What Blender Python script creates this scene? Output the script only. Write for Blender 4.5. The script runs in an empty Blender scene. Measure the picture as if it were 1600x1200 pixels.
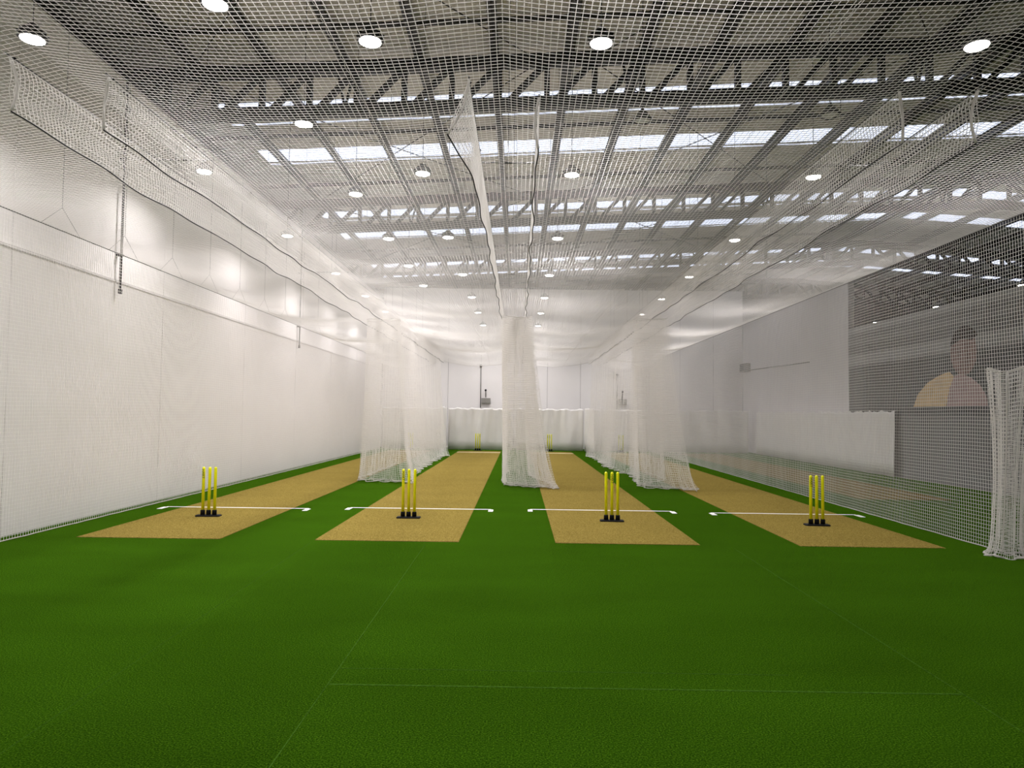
import bpy, math, random
import numpy as np
from mathutils import Matrix, Vector
from math import sin, cos, pi, radians

# ------------------------------------------------------------------ camera, world, exposure
SC = bpy.context.scene
COL = SC.collection
random.seed(7)
RNG = np.random.default_rng(7)

cam_d = bpy.data.cameras.new('camera')
cam_d.sensor_width = 36.0
cam_d.lens = 1100.0 / 1600.0 * 36.0
cam_d.clip_start = 0.05
cam_d.clip_end = 300
cam = bpy.data.objects.new('camera', cam_d)
COL.objects.link(cam)
cam.matrix_world = (Matrix.Translation((0, 0, 1.65)) @ Matrix.Rotation(radians(0.55), 4, 'Z')
                    @ Matrix.Rotation(pi / 2 + radians(2.44), 4, 'X') @ Matrix.Rotation(radians(0.7), 4, 'Z'))
SC.camera = cam

world = bpy.data.worlds.new('overcast_sky')
SC.world = world
world.use_nodes = True
world.node_tree.nodes['Background'].inputs[0].default_value = (0.86, 0.90, 1.0, 1)
world.node_tree.nodes['Background'].inputs[1].default_value = 1.6

LAMP_W = 64.0
LAMP_COL = (1.0, 0.95, 0.955)
SC.view_settings.view_transform = 'Standard'
SC.view_settings.look = 'None'
SC.view_settings.gamma = 1.0
SC.view_settings.use_curve_mapping = False
SC.view_settings.exposure = 0.0
SC.cycles.max_bounces = 10
SC.cycles.diffuse_bounces = 6
SC.cycles.transparent_max_bounces = 12
SC.cycles.use_denoising = True
SC.cycles.sample_clamp_indirect = 4.0


# ------------------------------------------------------------------ materials
def mat(name, col, rough=0.7, metal=0.0, noise=0.0, scale=8.0, bump=0.0, bump_scale=None, spec=0.4):
    m = bpy.data.materials.new(name)
    m.use_nodes = True
    nt = m.node_tree
    b = nt.nodes['Principled BSDF']
    b.inputs['Base Color'].default_value = (*col, 1)
    b.inputs['Roughness'].default_value = rough
    b.inputs['Metallic'].default_value = metal
    b.inputs['Specular IOR Level'].default_value = spec
    tc = nt.nodes.new('ShaderNodeTexCoord')
    if noise:
        n = nt.nodes.new('ShaderNodeTexNoise')
        n.inputs['Scale'].default_value = scale
        n.inputs['Detail'].default_value = 5
        nt.links.new(tc.outputs['Object'], n.inputs['Vector'])
        r = nt.nodes.new('ShaderNodeValToRGB')
        r.color_ramp.elements[0].position = 0.3
        r.color_ramp.elements[1].position = 0.7
        r.color_ramp.elements[0].color = (*[c * (1 - noise) for c in col], 1)
        r.color_ramp.elements[1].color = (*[min(1, c * (1 + noise)) for c in col], 1)
        nt.links.new(n.outputs['Fac'], r.inputs['Fac'])
        nt.links.new(r.outputs['Color'], b.inputs['Base Color'])
    if bump:
        n2 = nt.nodes.new('ShaderNodeTexNoise')
        n2.inputs['Scale'].default_value = bump_scale or scale
        n2.inputs['Detail'].default_value = 3
        nt.links.new(tc.outputs['Object'], n2.inputs['Vector'])
        bp = nt.nodes.new('ShaderNodeBump')
        bp.inputs['Strength'].default_value = bump
        bp.inputs['Distance'].default_value = 0.01
        nt.links.new(n2.outputs['Fac'], bp.inputs['Height'])
        nt.links.new(bp.outputs['Normal'], b.inputs['Normal'])
    return m


def turf_mat(name, dark, mid, light, patch, fine=260.0, sheen=0.0):
    """short synthetic pile: fine fibre speckle, worn patches of its own and soft relief"""
    m = bpy.data.materials.new(name)
    m.use_nodes = True
    nt = m.node_tree
    L = nt.links.new
    b = nt.nodes['Principled BSDF']
    b.inputs['Roughness'].default_value = 0.85
    b.inputs['Specular IOR Level'].default_value = 0.0
    tc = nt.nodes.new('ShaderNodeTexCoord')
    n = nt.nodes.new('ShaderNodeTexNoise')
    n.inputs['Scale'].default_value = fine
    n.inputs['Detail'].default_value = 2
    L(tc.outputs['Object'], n.inputs['Vector'])
    r = nt.nodes.new('ShaderNodeValToRGB')
    e = r.color_ramp.elements
    e[0].position = 0.30
    e[0].color = (*dark, 1)
    e[1].position = 0.74
    e[1].color = (*light, 1)
    k = e.new(0.52)
    k.color = (*mid, 1)
    L(n.outputs['Fac'], r.inputs['Fac'])
    n2 = nt.nodes.new('ShaderNodeTexNoise')
    n2.inputs['Scale'].default_value = 0.9
    n2.inputs['Detail'].default_value = 6
    mp = nt.nodes.new('ShaderNodeMapping')
    mp.inputs['Scale'].default_value = (0.6, 1.5, 1)
    L(tc.outputs['Object'], mp.inputs['Vector'])
    L(mp.outputs['Vector'], n2.inputs['Vector'])
    mr = nt.nodes.new('ShaderNodeMapRange')
    mr.inputs[1].default_value = 0.3
    mr.inputs[2].default_value = 0.7
    mr.inputs[3].default_value = 1 - patch
    mr.inputs[4].default_value = 1 + patch
    L(n2.outputs['Fac'], mr.inputs[0])
    oi = nt.nodes.new('ShaderNodeObjectInfo')
    mr2 = nt.nodes.new('ShaderNodeMapRange')
    mr2.inputs[3].default_value = 0.93
    mr2.inputs[4].default_value = 1.07
    L(oi.outputs['Random'], mr2.inputs[0])
    mu = nt.nodes.new('ShaderNodeMath')
    mu.operation = 'MULTIPLY'
    L(mr.outputs[0], mu.inputs[0])
    L(mr2.outputs[0], mu.inputs[1])
    vm = nt.nodes.new('ShaderNodeVectorMath')
    vm.operation = 'SCALE'
    L(r.outputs['Color'], vm.inputs[0])
    L(mu.outputs[0], vm.inputs['Scale'])
    L(vm.outputs[0], b.inputs['Base Color'])
    if sheen:
        b.inputs['Sheen Weight'].default_value = sheen
        b.inputs['Sheen Roughness'].default_value = 0.35
        b.inputs['Sheen Tint'].default_value = (0.32, 0.78, 0.03, 1)
    bp = nt.nodes.new('ShaderNodeBump')
    bp.inputs['Strength'].default_value = 0.6
    bp.inputs['Distance'].default_value = 0.012
    L(n.outputs['Fac'], bp.inputs['Height'])
    L(bp.outputs['Normal'], b.inputs['Normal'])
    return m


def rib_mat(name, col, axis='Y', pitch=0.2, strength=0.6, rough=0.55):
    m = bpy.data.materials.new(name)
    m.use_nodes = True
    nt = m.node_tree
    L = nt.links.new
    b = nt.nodes['Principled BSDF']
    b.inputs['Roughness'].default_value = rough
    tc = nt.nodes.new('ShaderNodeTexCoord')
    w = nt.nodes.new('ShaderNodeTexWave')
    w.wave_type = 'BANDS'
    w.bands_direction = axis
    w.inputs['Scale'].default_value = 0.31416 / pitch
    L(tc.outputs['Object'], w.inputs['Vector'])
    bp = nt.nodes.new('ShaderNodeBump')
    bp.inputs['Strength'].default_value = strength
    bp.inputs['Distance'].default_value = 0.03
    L(w.outputs['Fac'], bp.inputs['Height'])
    L(bp.outputs['Normal'], b.inputs['Normal'])
    n = nt.nodes.new('ShaderNodeTexNoise')
    n.inputs['Scale'].default_value = 1.2
    n.inputs['Detail'].default_value = 6
    L(tc.outputs['Object'], n.inputs['Vector'])
    r = nt.nodes.new('ShaderNodeValToRGB')
    r.color_ramp.elements[0].position = 0.3
    r.color_ramp.elements[1].position = 0.7
    r.color_ramp.elements[0].color = (*[c * 0.88 for c in col], 1)
    r.color_ramp.elements[1].color = (*[c * 1.08 for c in col], 1)
    L(n.outputs['Fac'], r.inputs['Fac'])
    L(r.outputs['Color'], b.inputs['Base Color'])
    return m


def emit_mat(name, col, s):
    m = bpy.data.materials.new(name)
    m.use_nodes = True
    nt = m.node_tree
    nt.nodes.remove(nt.nodes['Principled BSDF'])
    e = nt.nodes.new('ShaderNodeEmission')
    e.inputs[0].default_value = (*col, 1)
    e.inputs[1].default_value = s
    nt.links.new(e.outputs[0], nt.nodes['Material Output'].inputs[0])
    return m


def pane_mat(name):
    m = bpy.data.materials.new(name)
    m.use_nodes = True
    nt = m.node_tree
    L = nt.links.new
    nt.nodes.remove(nt.nodes['Principled BSDF'])
    t = nt.nodes.new('ShaderNodeBsdfTransparent')
    t.inputs[0].default_value = (0.88, 0.90, 0.96, 1)
    d = nt.nodes.new('ShaderNodeBsdfTranslucent')
    d.inputs[0].default_value = (0.9, 0.92, 0.96, 1)
    mx = nt.nodes.new('ShaderNodeMixShader')
    mx.inputs[0].default_value = 0.4
    L(t.outputs[0], mx.inputs[1])
    L(d.outputs[0], mx.inputs[2])
    L(mx.outputs[0], nt.nodes['Material Output'].inputs[0])
    return m


def net_mat(name, col):
    m = bpy.data.materials.new(name)
    m.use_nodes = True
    nt = m.node_tree
    b = nt.nodes['Principled BSDF']
    b.inputs['Base Color'].default_value = (*col, 1)
    b.inputs['Roughness'].default_value = 0.7
    b.inputs['Specular IOR Level'].default_value = 0.2
    n = nt.nodes.new('ShaderNodeTexNoise')
    n.inputs['Scale'].default_value = 25
    r = nt.nodes.new('ShaderNodeValToRGB')
    r.color_ramp.elements[0].color = (*[c * 0.9 for c in col], 1)
    r.color_ramp.elements[1].color = (*col, 1)
    tc = nt.nodes.new('ShaderNodeTexCoord')
    nt.links.new(tc.outputs['Object'], n.inputs['Vector'])
    nt.links.new(n.outputs['Fac'], r.inputs['Fac'])
    nt.links.new(r.outputs['Color'], b.inputs['Base Color'])
    tr = nt.nodes.new('ShaderNodeBsdfTranslucent')
    nt.links.new(r.outputs['Color'], tr.inputs[0])
    mx = nt.nodes.new('ShaderNodeMixShader')
    mx.inputs[0].default_value = 0.5
    nt.links.new(b.outputs[0], mx.inputs[1])
    nt.links.new(tr.outputs[0], mx.inputs[2])
    nt.links.new(mx.outputs[0], nt.nodes['Material Output'].inputs[0])
    return m


M = dict(
    turf=turf_mat('green_turf', (0.005, 0.019, 0.001), (0.021, 0.063, 0.0025), (0.070, 0.155, 0.008), 0.12, 110.0, 0.20),
    pitch=turf_mat('tan_pitch_carpet', (0.105, 0.082, 0.021), (0.21, 0.155, 0.036), (0.35, 0.275, 0.085), 0.05, 90.0),
    slab=mat('concrete', (0.35, 0.34, 0.32), 0.9, noise=0.1),
    chalk=mat('white_line_paint', (0.85, 0.85, 0.83), 0.8),
    seam=mat('pale_turf_seam', (0.040, 0.100, 0.010), 0.95, noise=0.4, scale=40, spec=0.0),
    wall=mat('white_wall_panel', (0.82, 0.795, 0.785), 0.9, noise=0.025, scale=0.7, spec=0.1),
    wall_grey=mat('pale_grey_wall', (0.80, 0.77, 0.785), 0.9, noise=0.03, scale=0.7),
    wall_dark=mat('dark_grey_wall', (0.13, 0.13, 0.14), 0.8, noise=0.1, scale=1.0),
    joint=mat('wall_joint', (0.34, 0.325, 0.32), 0.8),
    eave=mat('dark_eave_cladding', (0.035, 0.034, 0.038), 0.7, noise=0.2, scale=1.5),
    steel=mat('dark_painted_steel', (0.012, 0.012, 0.014), 0.5, noise=0.2, scale=3),
    purlin=mat('grey_galvanised_purlin', (0.05, 0.049, 0.051), 0.5, noise=0.15, scale=2),
    roof=rib_mat('ribbed_roof_sheet', (0.66, 0.63, 0.60), 'Y', 0.2, 0.5),
    pane=pane_mat('translucent_roof_pane'),
    pipe=mat('white_roof_pipe', (0.82, 0.82, 0.84), 0.4),
    net=net_mat('white_nylon_twine', (0.96, 0.94, 0.92)),
    rope=net_mat('white_rope', (0.82, 0.80, 0.77)),
    rope_dark=mat('dark_rope', (0.025, 0.025, 0.028), 0.7, noise=0.2, scale=30),
    wire=mat('steel_wire', (0.10, 0.10, 0.10), 0.4, 0.6),
    vinyl=mat('white_vinyl', (0.82, 0.80, 0.775), 0.38, noise=0.02, scale=2),
    yellow=mat('fluorescent_yellow_plastic', (0.93, 0.93, 0.008), 0.35, noise=0.03, scale=10),
    black=mat('black_rubber', (0.007, 0.007, 0.008), 0.7, noise=0.2, scale=20, spec=0.15),
    ink=mat('black_print', (0.015, 0.015, 0.015), 0.6),
    lamp_body=mat('lamp_housing', (0.05, 0.05, 0.055), 0.4, 0.3),
    lens=emit_mat('lamp_lens_lit', (1.0, 0.95, 0.87), 28.0),
    lens_off=mat('lamp_lens_unlit', (0.5, 0.5, 0.5), 0.3),
    stripe=mat('grey_wall_stripe', (0.58, 0.56, 0.55), 0.6),
    box=mat('grey_metal_box', (0.20, 0.19, 0.175), 0.5, noise=0.08, scale=8),
    box_slat=mat('pale_metal_slat', (0.36, 0.35, 0.31), 0.5),
    skin=mat('printed_face_brown', (0.32, 0.22, 0.205), 0.7, noise=0.25, scale=5),
    hair=mat('printed_hair_dark', (0.06, 0.045, 0.045), 0.7, noise=0.2, scale=6),
    shirt_y=mat('printed_shirt_yellow', (0.70, 0.52, 0.30), 0.7, noise=0.12, scale=4),
    shirt_p=mat('printed_sleeve_pink', (0.46, 0.33, 0.33), 0.7, noise=0.12, scale=4),
)


def mural_mat():
    m = bpy.data.materials.new('printed_stadium_mural')
    m.use_nodes = True
    nt = m.node_tree
    L = nt.links.new
    b = nt.nodes['Principled BSDF']
    b.inputs['Roughness'].default_value = 0.7
    tc = nt.nodes.new('ShaderNodeTexCoord')
    sx = nt.nodes.new('ShaderNodeSeparateXYZ')
    L(tc.outputs['Object'], sx.inputs[0])
    n = nt.nodes.new('ShaderNodeTexNoise')
    n.inputs['Scale'].default_value = 2.2
    n.inputs['Detail'].default_value = 6
    L(tc.outputs['Object'], n.inputs['Vector'])
    ad = nt.nodes.new('ShaderNodeMath')
    ad.operation = 'MULTIPLY_ADD'
    L(n.outputs['Fac'], ad.inputs[0])
    ad.inputs[1].default_value = 0.10
    L(sx.outputs['Z'], ad.inputs[2])
    dv = nt.nodes.new('ShaderNodeMath')
    dv.operation = 'DIVIDE'
    L(ad.outputs[0], dv.inputs[0])
    dv.inputs[1].default_value = 4.7
    r = nt.nodes.new('ShaderNodeValToRGB')
    e = r.color_ramp.elements
    stops = [(0.0, 0.19), (0.37, 0.17), (0.40, 0.08), (0.43, 0.11), (0.70, 0.10), (0.735, 0.34), (0.785, 0.34),
             (0.80, 0.19), (0.85, 0.18), (0.87, 0.27), (0.92, 0.20), (0.955, 0.38), (1.0, 0.38)]
    e[0].position, e[0].color = stops[0][0], (stops[0][1],) * 3 + (1,)
    e[1].position, e[1].color = stops[-1][0], (stops[-1][1],) * 3 + (1,)
    for p, v in stops[1:-1]:
        k = e.new(p)
        k.color = (v, v, v * 1.02, 1)
    L(dv.outputs[0], r.inputs['Fac'])
    L(r.outputs['Color'], b.inputs['Base Color'])
    return m


M['mural'] = mural_mat()


# ------------------------------------------------------------------ helpers
def tag(o, label=None, cat=None, group=None, kind=None):
    if label:
        o['label'] = label
    if cat:
        o['category'] = cat
    if group:
        o['group'] = group
    if kind:
        o['kind'] = kind
    return o


def empty(name, loc=(0, 0, 0), rz=0.0):
    o = bpy.data.objects.new(name, None)
    COL.objects.link(o)
    o.location = loc
    o.rotation_euler = (0, 0, rz)
    o.empty_display_size = 0.1
    return o


class MB:
    """collects simple shapes into one mesh"""

    def __init__(s):
        s.v, s.f, s.sm = [], [], []

    def add(s, vs, fs, smooth=False):
        o = len(s.v)
        s.v += [tuple(p) for p in vs]
        s.f += [tuple(i + o for i in f) for f in fs]
        s.sm += [smooth] * len(fs)
        return s

    def box(s, x0, x1, y0, y1, z0, z1):
        vs = [(x, y, z) for z in (z0, z1) for y in (y0, y1) for x in (x0, x1)]
        return s.add(vs, [(0, 2, 3, 1), (4, 5, 7, 6), (0, 1, 5, 4), (2, 6, 7, 3), (0, 4, 6, 2), (1, 3, 7, 5)])

    def bar(s, a, b, w, h, up=(0, 0, 1)):
        a, b = Vector(a), Vector(b)
        t = (b - a).normalized()
        u = Vector(up)
        n = t.cross(u)
        if n.length < 1e-5:
            n = t.cross(Vector((1, 0, 0)))
        n.normalize()
        u = n.cross(t).normalized()
        vs = []
        for p in (a, b):
            for i, j in ((-1, -1), (1, -1), (1, 1), (-1, 1)):
                vs.append(p + n * (i * w / 2) + u * (j * h / 2))
        return s.add(vs, [(3, 2, 1, 0), (4, 5, 6, 7), (0, 1, 5, 4), (1, 2, 6, 5), (2, 3, 7, 6), (3, 0, 4, 7)])

    def lathe(s, prof, c=(0, 0, 0), n=16, cap=True):
        vs, fs = [], []
        for r, z in prof:
            for i in range(n):
                a = 2 * pi * i / n
                vs.append((c[0] + r * cos(a), c[1] + r * sin(a), c[2] + z))
        for k in range(len(prof) - 1):
            for i in range(n):
                j = (i + 1) % n
                fs.append((k * n + i, k * n + j, (k + 1) * n + j, (k + 1) * n + i))
        s.add(vs, fs, True)
        if cap:
            o = len(s.v) - len(vs)
            s.f.append(tuple(o + i for i in reversed(range(n))))
            s.f.append(tuple(o + (len(prof) - 1) * n + i for i in range(n)))
            s.sm += [False, False]
        return s

    def tube(s, pts, r, n=6):
        pts = [Vector(p) for p in pts]
        vs, fs = [], []
        for k, p in enumerate(pts):
            t = (pts[min(k + 1, len(pts) - 1)] - pts[max(k - 1, 0)])
            t = t.normalized() if t.length > 1e-9 else Vector((0, 0, 1))
            ref = Vector((0, 0, 1)) if abs(t.z) < 0.9 else Vector((1, 0, 0))
            a = t.cross(ref).normalized()
            b = t.cross(a)
            for i in range(n):
                q = 2 * pi * i / n
                vs.append(p + a * (r * cos(q)) + b * (r * sin(q)))
        for k in range(len(pts) - 1):
            for i in range(n):
                j = (i + 1) % n
                fs.append((k * n + i, k * n + j, (k + 1) * n + j, (k + 1) * n + i))
        s.add(vs, fs, True)
        o = len(s.v) - len(vs)
        s.f += [tuple(o + i for i in reversed(range(n))), tuple(o + (len(pts) - 1) * n + i for i in range(n))]
        s.sm += [False, False]
        return s

    def mesh(s, name):
        me = bpy.data.meshes.new(name)
        me.from_pydata(s.v, [], s.f)
        me.polygons.foreach_set('use_smooth', s.sm)
        me.update()
        return me

    def build(s, name, m, parent=None):
        return link(name, s.mesh(name), m, parent)


def link(name, me, m, parent=None):
    if m is not None and not me.materials:
        me.materials.append(m)
    o = bpy.data.objects.new(name, me)
    COL.objects.link(o)
    o.parent = parent
    return o


def strand_arrays(P, r):
    """P: (N,K,3) polylines -> verts, quads of thin twines"""
    P = np.asarray(P, dtype=np.float64)
    N, K, _ = P.shape
    T = np.gradient(P, axis=1)
    T /= np.linalg.norm(T, axis=2, keepdims=True) + 1e-12
    ref = np.zeros_like(T)
    vert = np.abs(T[..., 2]) > 0.8
    ref[..., 2] = np.where(vert, 0, 1)
    ref[..., 0] = np.where(vert, 1, 0)
    A = np.cross(T, ref)
    A /= np.linalg.norm(A, axis=2, keepdims=True) + 1e-12
    B = np.cross(T, A)
    # two crossed bands per strand: light passes through a twine without being trapped in it
    V = np.empty((N, K, 4, 3))
    V[:, :, 0] = P + A * r
    V[:, :, 1] = P - A * r
    V[:, :, 2] = P + B * r
    V[:, :, 3] = P - B * r
    idx = np.arange(N * K * 4).reshape(N, K, 4)
    F = np.empty((N, K - 1, 2, 4), dtype=np.int64)
    for i, (p, q) in enumerate(((0, 1), (2, 3))):
        F[:, :, i, 0] = idx[:, :-1, p]
        F[:, :, i, 1] = idx[:, :-1, q]
        F[:, :, i, 2] = idx[:, 1:, q]
        F[:, :, i, 3] = idx[:, 1:, p]
    return V.reshape(-1, 3), F.reshape(-1, 4)


def net_object(name, sets, r, m, parent):
    """one netting mesh out of several sets of strands"""
    Vs, Fs, o = [], [], 0
    for s in sets:
        v, f = strand_arrays(s, r)
        Vs.append(v)
        Fs.append(f + o)
        o += len(v)
    V, Fq = np.concatenate(Vs), np.concatenate(Fs)
    me = bpy.data.meshes.new(name)
    me.vertices.add(len(V))
    me.vertices.foreach_set('co', V.astype(np.float32).ravel())
    me.loops.add(Fq.size)
    me.loops.foreach_set('vertex_index', Fq.astype(np.int32).ravel())
    me.polygons.add(len(Fq))
    me.polygons.foreach_set('loop_start', np.arange(0, Fq.size, 4, dtype=np.int32))
    me.polygons.foreach_set('use_smooth', np.ones(len(Fq), dtype=bool))
    me.update(calc_edges=True)
    ob = link(name, me, m, parent)
    ob['kind'] = 'stuff'
    return ob


def copy_tree(o, parent=None):
    c = o.copy()
    COL.objects.link(c)
    c.parent = parent
    for ch in list(o.children):
        copy_tree(ch, c)
    return c


# ------------------------------------------------------------------ dimensions (metres)
XL, XR = -6.6, 10.8            # long white wall, partition on the other side
YB, YF = -6.0, 34.0            # wall behind the viewer, far wall of the nets
XO, YO = -10.0, 52.0           # outer shell of the building
RIDGE, XE = 17.0, 42.0
ROOF0, SL, SR = 9.9, 0.048, 0.075


def roof_z(x):
    return ROOF0 + SL * x if x <= RIDGE else ROOF0 + SL * RIDGE - SR * (x - RIDGE)


TRUSS_Y = [15.4, 25.1, 34.8, 44.5]
SKY = [(y0 + d, y0 + d + w) for y0 in (15.4, 25.1, 34.8) for d, w in ((2.32, 0.88), (3.58, 0.12), (5.5, 1.0), (6.62, 0.12))]
SKY_X0 = -8.0
PURLIN_X = [-9.03 + 1.68 * k for k in range(31)]
PURLIN_X = [x for x in PURLIN_X if x < XE - 0.2]

# ------------------------------------------------------------------ the setting
fl = tag(MB().box(XO - 0.3, XE + 0.3, YB - 0.3, YO + 0.3, -0.20, -0.012).build('floor', M['slab']), kind='structure')
# rolls of turf laid edge to edge on the slab
edges_x = [XL, -6.15, -2.42, -1.13, 0.42, 2.68, 4.55, 7.4, XR]
for i in range(len(edges_x) - 1):
    a, b = edges_x[i], edges_x[i + 1]
    cuts = [YB, 4.33, 4.60, YF] if 2 < i < 5 else [YB, YF]
    for y0, y1 in zip(cuts[:-1], cuts[1:]):
        MB().box(a, b, y0, y1, -0.012, 0.0).build('turf_roll', M['turf'], fl)
MB().box(XR, XE, YB, YF, -0.012, 0.0).build('turf_roll', M['turf'], fl)


def pale_seam(a, b, w):
    MB().bar((*a, 0.0008), (*b, 0.0008), w, 0.0016).build('turf_seam', M['seam'], fl)


pale_seam((-1.13, 2.2), (-1.15, 8.9), 0.007)
pale_seam((2.68, 2.2), (2.72, 8.9), 0.008)
pale_seam((-2.42, 2.2), (-2.6, 8.9), 0.005)
pale_seam((-1.13, 4.33), (2.68, 4.33), 0.018)
pale_seam((-1.13, 4.60), (1.75, 4.60), 0.008)


def panel_wall(name, along, fixed, a, b, z0, z1, step, start, m, thick=0.2, side=1, gap=0.018):
    """a wall of tall panels with recessed joints; 'along' is the axis it runs on"""
    w = MB()
    lo, hi = (fixed, fixed + side * thick)
    inner = fixed + side * 0.012
    if along == 'Y':
        w.box(min(inner, hi), max(inner, hi), a, b, z0, z1)
    else:
        w.box(a, b, min(inner, hi), max(inner, hi), z0, z1)
    wo = tag(w.build(name, M['joint']), kind='structure')
    cuts = [a]
    k = start
    while k < b - 0.05:
        if k > a + 0.05:
            cuts.append(k)
        k += step
    cuts.append(b)
    for p, q in zip(cuts[:-1], cuts[1:]):
        pm = MB()
        if along == 'Y':
            pm.box(min(fixed, inner), max(fixed, inner), p + gap / 2, q - gap / 2, z0, z1)
        else:
            pm.box(p + gap / 2, q - gap / 2, min(fixed, inner), max(fixed, inner), z0, z1)
        pm.build('wall_panel', m, wo)
    return wo


wl = panel_wall('wall_left', 'Y', XL, YB, YF, 0, 7.12, 3.90, 9.0 - 3 * 3.9, M['wall'], side=-1, gap=0.012)
wf = panel_wall('wall_far', 'X', YF, XL, XR, 0, 7.72, 1.60, -1.82 - 2 * 1.6, M['wall'], side=1, gap=0.014)
wr = panel_wall('wall_right', 'Y', XR, 23.12, YF, 0, 6.15, 3.9, 25.6, M['wall_grey'], side=1, gap=0.014)
tag(MB().box(XR + 0.03, XR + 0.23, YB, 23.12, 0, 4.55).build('wall_right_low', M['wall_dark']), kind='structure')
tag(MB().box(XO - 0.2, XO, YB, YO, 0, 9.5).build('wall_outer_left', M['wall_dark']), kind='structure')
tag(MB().box(XO, XE, YO, YO + 0.2, 0, 10.8).build('wall_outer_far', M['wall_dark']), kind='structure')
tag(MB().box(XO - 0.2, XE, YB - 0.2, YB, 0, 10.8).build('wall_back', M['wall']), kind='structure')
tag(MB().box(XE, XE + 0.2, YB, YO, 0, 10.0).build('wall_outer_right', M['wall_dark']), kind='structure')

# thin grey line along the long wall, built as a raised strip
stripe = tag(MB().box(XL, XL + 0.014, YB + 0.2, YF - 0.2, 3.72, 3.76).build('trim_1', M['stripe']), kind='structure')

# roof: ribbed sheets, translucent panes, purlins
def roof_piece(y0, y1, x0, x1, t=0.03):
    vs = []
    for z in (0, t):
        for y in (y0, y1):
            for x in (x0, x1):
                vs.append((x, y, roof_z(x) + z))
    return MB().add(vs, [(0, 2, 3, 1), (4, 5, 7, 6), (0, 1, 5, 4), (2, 6, 7, 3), (0, 4, 6, 2), (1, 3, 7, 5)])


ce = tag(MB().bar((RIDGE, YB, roof_z(RIDGE) + 0.06), (RIDGE, YO, roof_z(RIDGE) + 0.06), 0.5, 0.04).build('ceiling', M['purlin']),
         kind='structure')
ycuts = [YB - 0.2] + [v for s in SKY for v in s] + [YO + 0.2]
for k in range(0, len(ycuts), 2):
    y0, y1 = ycuts[k], ycuts[k + 1]
    roof_piece(y0, y1, XO - 0.2, RIDGE).build('roof_sheet', M['roof'], ce)
    roof_piece(y0, y1, RIDGE, XE + 0.2).build('roof_sheet', M['roof'], ce)
PX = [SKY_X0] + [x for x in PURLIN_X if x > SKY_X0] + [XE + 0.2]
for (y0, y1) in SKY:
    roof_piece(y0, y1, XO - 0.2, SKY_X0).build('roof_sheet', M['roof'], ce)
    for a, b in zip(PX[:-1], PX[1:]):
        narrow = y1 - y0 < 0.3
        if a < RIDGE < b:
            roof_piece(y0, y1, a, RIDGE, 0.006).build('skylight_pane', M['pane'], ce)
            roof_piece(y0, y1, RIDGE, b, 0.006).build('roof_sheet' if narrow else 'skylight_pane', M['roof' if narrow else 'pane'], ce)
        elif a >= RIDGE and narrow:
            continue
        else:
            roof_piece(y0, y1, a, b, 0.006).build('skylight_pane', M['pane'], ce)
    if y1 - y0 < 0.3:
        roof_piece(y0, y1, [x for x in PX if x > RIDGE][0], XE + 0.2).build('roof_sheet', M['roof'], ce)
for x in PURLIN_X:
    z = roof_z(x) - 0.004
    p = MB()
    p.box(x - 0.012, x + 0.012, YB, YO, z - 0.24, z)
    p.box(x - 0.10, x + 0.012, YB, YO, z - 0.018, z)
    p.box(x - 0.095, x + 0.105, YB, YO, z - 0.24, z - 0.222)
    p.build('purlin', M['purlin'], ce)
# bridging between the purlins, two lines in every bay
for yb in [5.7] + TRUSS_Y:
    for d in (-1.25, 4.2):
        for a, b in zip(PURLIN_X[:14], PURLIN_X[1:15]):
            y = yb + d
            if 6 < y < YO - 0.3:
                MB().bar((a, y, roof_z(a) - 0.13), (b, y, roof_z(b) - 0.13), 0.05, 0.10).build('purlin_bridging', M['purlin'], ce)

# ------------------------------------------------------------------ roof trusses
def truss(yc, which):
    t = empty('roof_truss', (XO, yc, 8.2))
    off = Vector((XO, yc, 8.2))

    def part(name, a, b, w, h):
        MB().bar(Vector(a) - off, Vector(b) - off, w, h).build(name, M['steel'], t)

    def topz(x):
        return roof_z(x) - 0.385

    def botz(x):
        return roof_z(x) - 1.35
    part('top_chord', (XO, yc, topz(XO)), (RIDGE, yc, topz(RIDGE)), 0.22, 0.26)
    part('top_chord', (RIDGE, yc, topz(RIDGE)), (XE, yc, topz(XE)), 0.22, 0.26)
    part('bottom_chord', (XO, yc, botz(XO)), (RIDGE, yc, botz(RIDGE)), 0.22, 0.25)
    part('bottom_chord', (RIDGE, yc, botz(RIDGE)), (XE, yc, botz(XE)), 0.22, 0.25)
    step = 1.06
    x = -7.93 - step
    k = 0
    while x < XE - 1.2:
        part('vertical_web', (x, yc, botz(x) + 0.08), (x, yc, topz(x) - 0.08), 0.125, 0.12)
        x2 = x + step
        if x2 < RIDGE:
            part('diagonal_web', (x + 0.22, yc, botz(x + 0.2) + 0.08), (x2 - 0.06, yc, topz(x2) - 0.1), 0.12, 0.12)
        elif x > RIDGE:
            part('diagonal_web', (x + 0.1, yc, topz(x + 0.1) - 0.1), (x2 - 0.2, yc, botz(x2) + 0.08), 0.12, 0.12)
        if k % 6 == 4 and x2 < RIDGE:     # fly braces dropping to the bottom chord
            part('fly_brace', (x + 0.62, yc, topz(x) - 0.06), (x + 0.80, yc, botz(x) + 0.1), 0.05, 0.05)
            part('fly_brace', (x + 0.98, yc, topz(x) - 0.06), (x + 0.80, yc, botz(x) + 0.1), 0.05, 0.05)
        x = x2
        k += 1
    # short posts up to the purlins
    for px in PURLIN_X[:20]:
        part('purlin_cleat', (px, yc, topz(px) + 0.08), (px, yc, roof_z(px) - 0.02), 0.16, 0.05)
    tag(t, 'long dark steel roof truss with slanted web bars, ' + which, 'truss', 'steel roof trusses')
    return t


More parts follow.
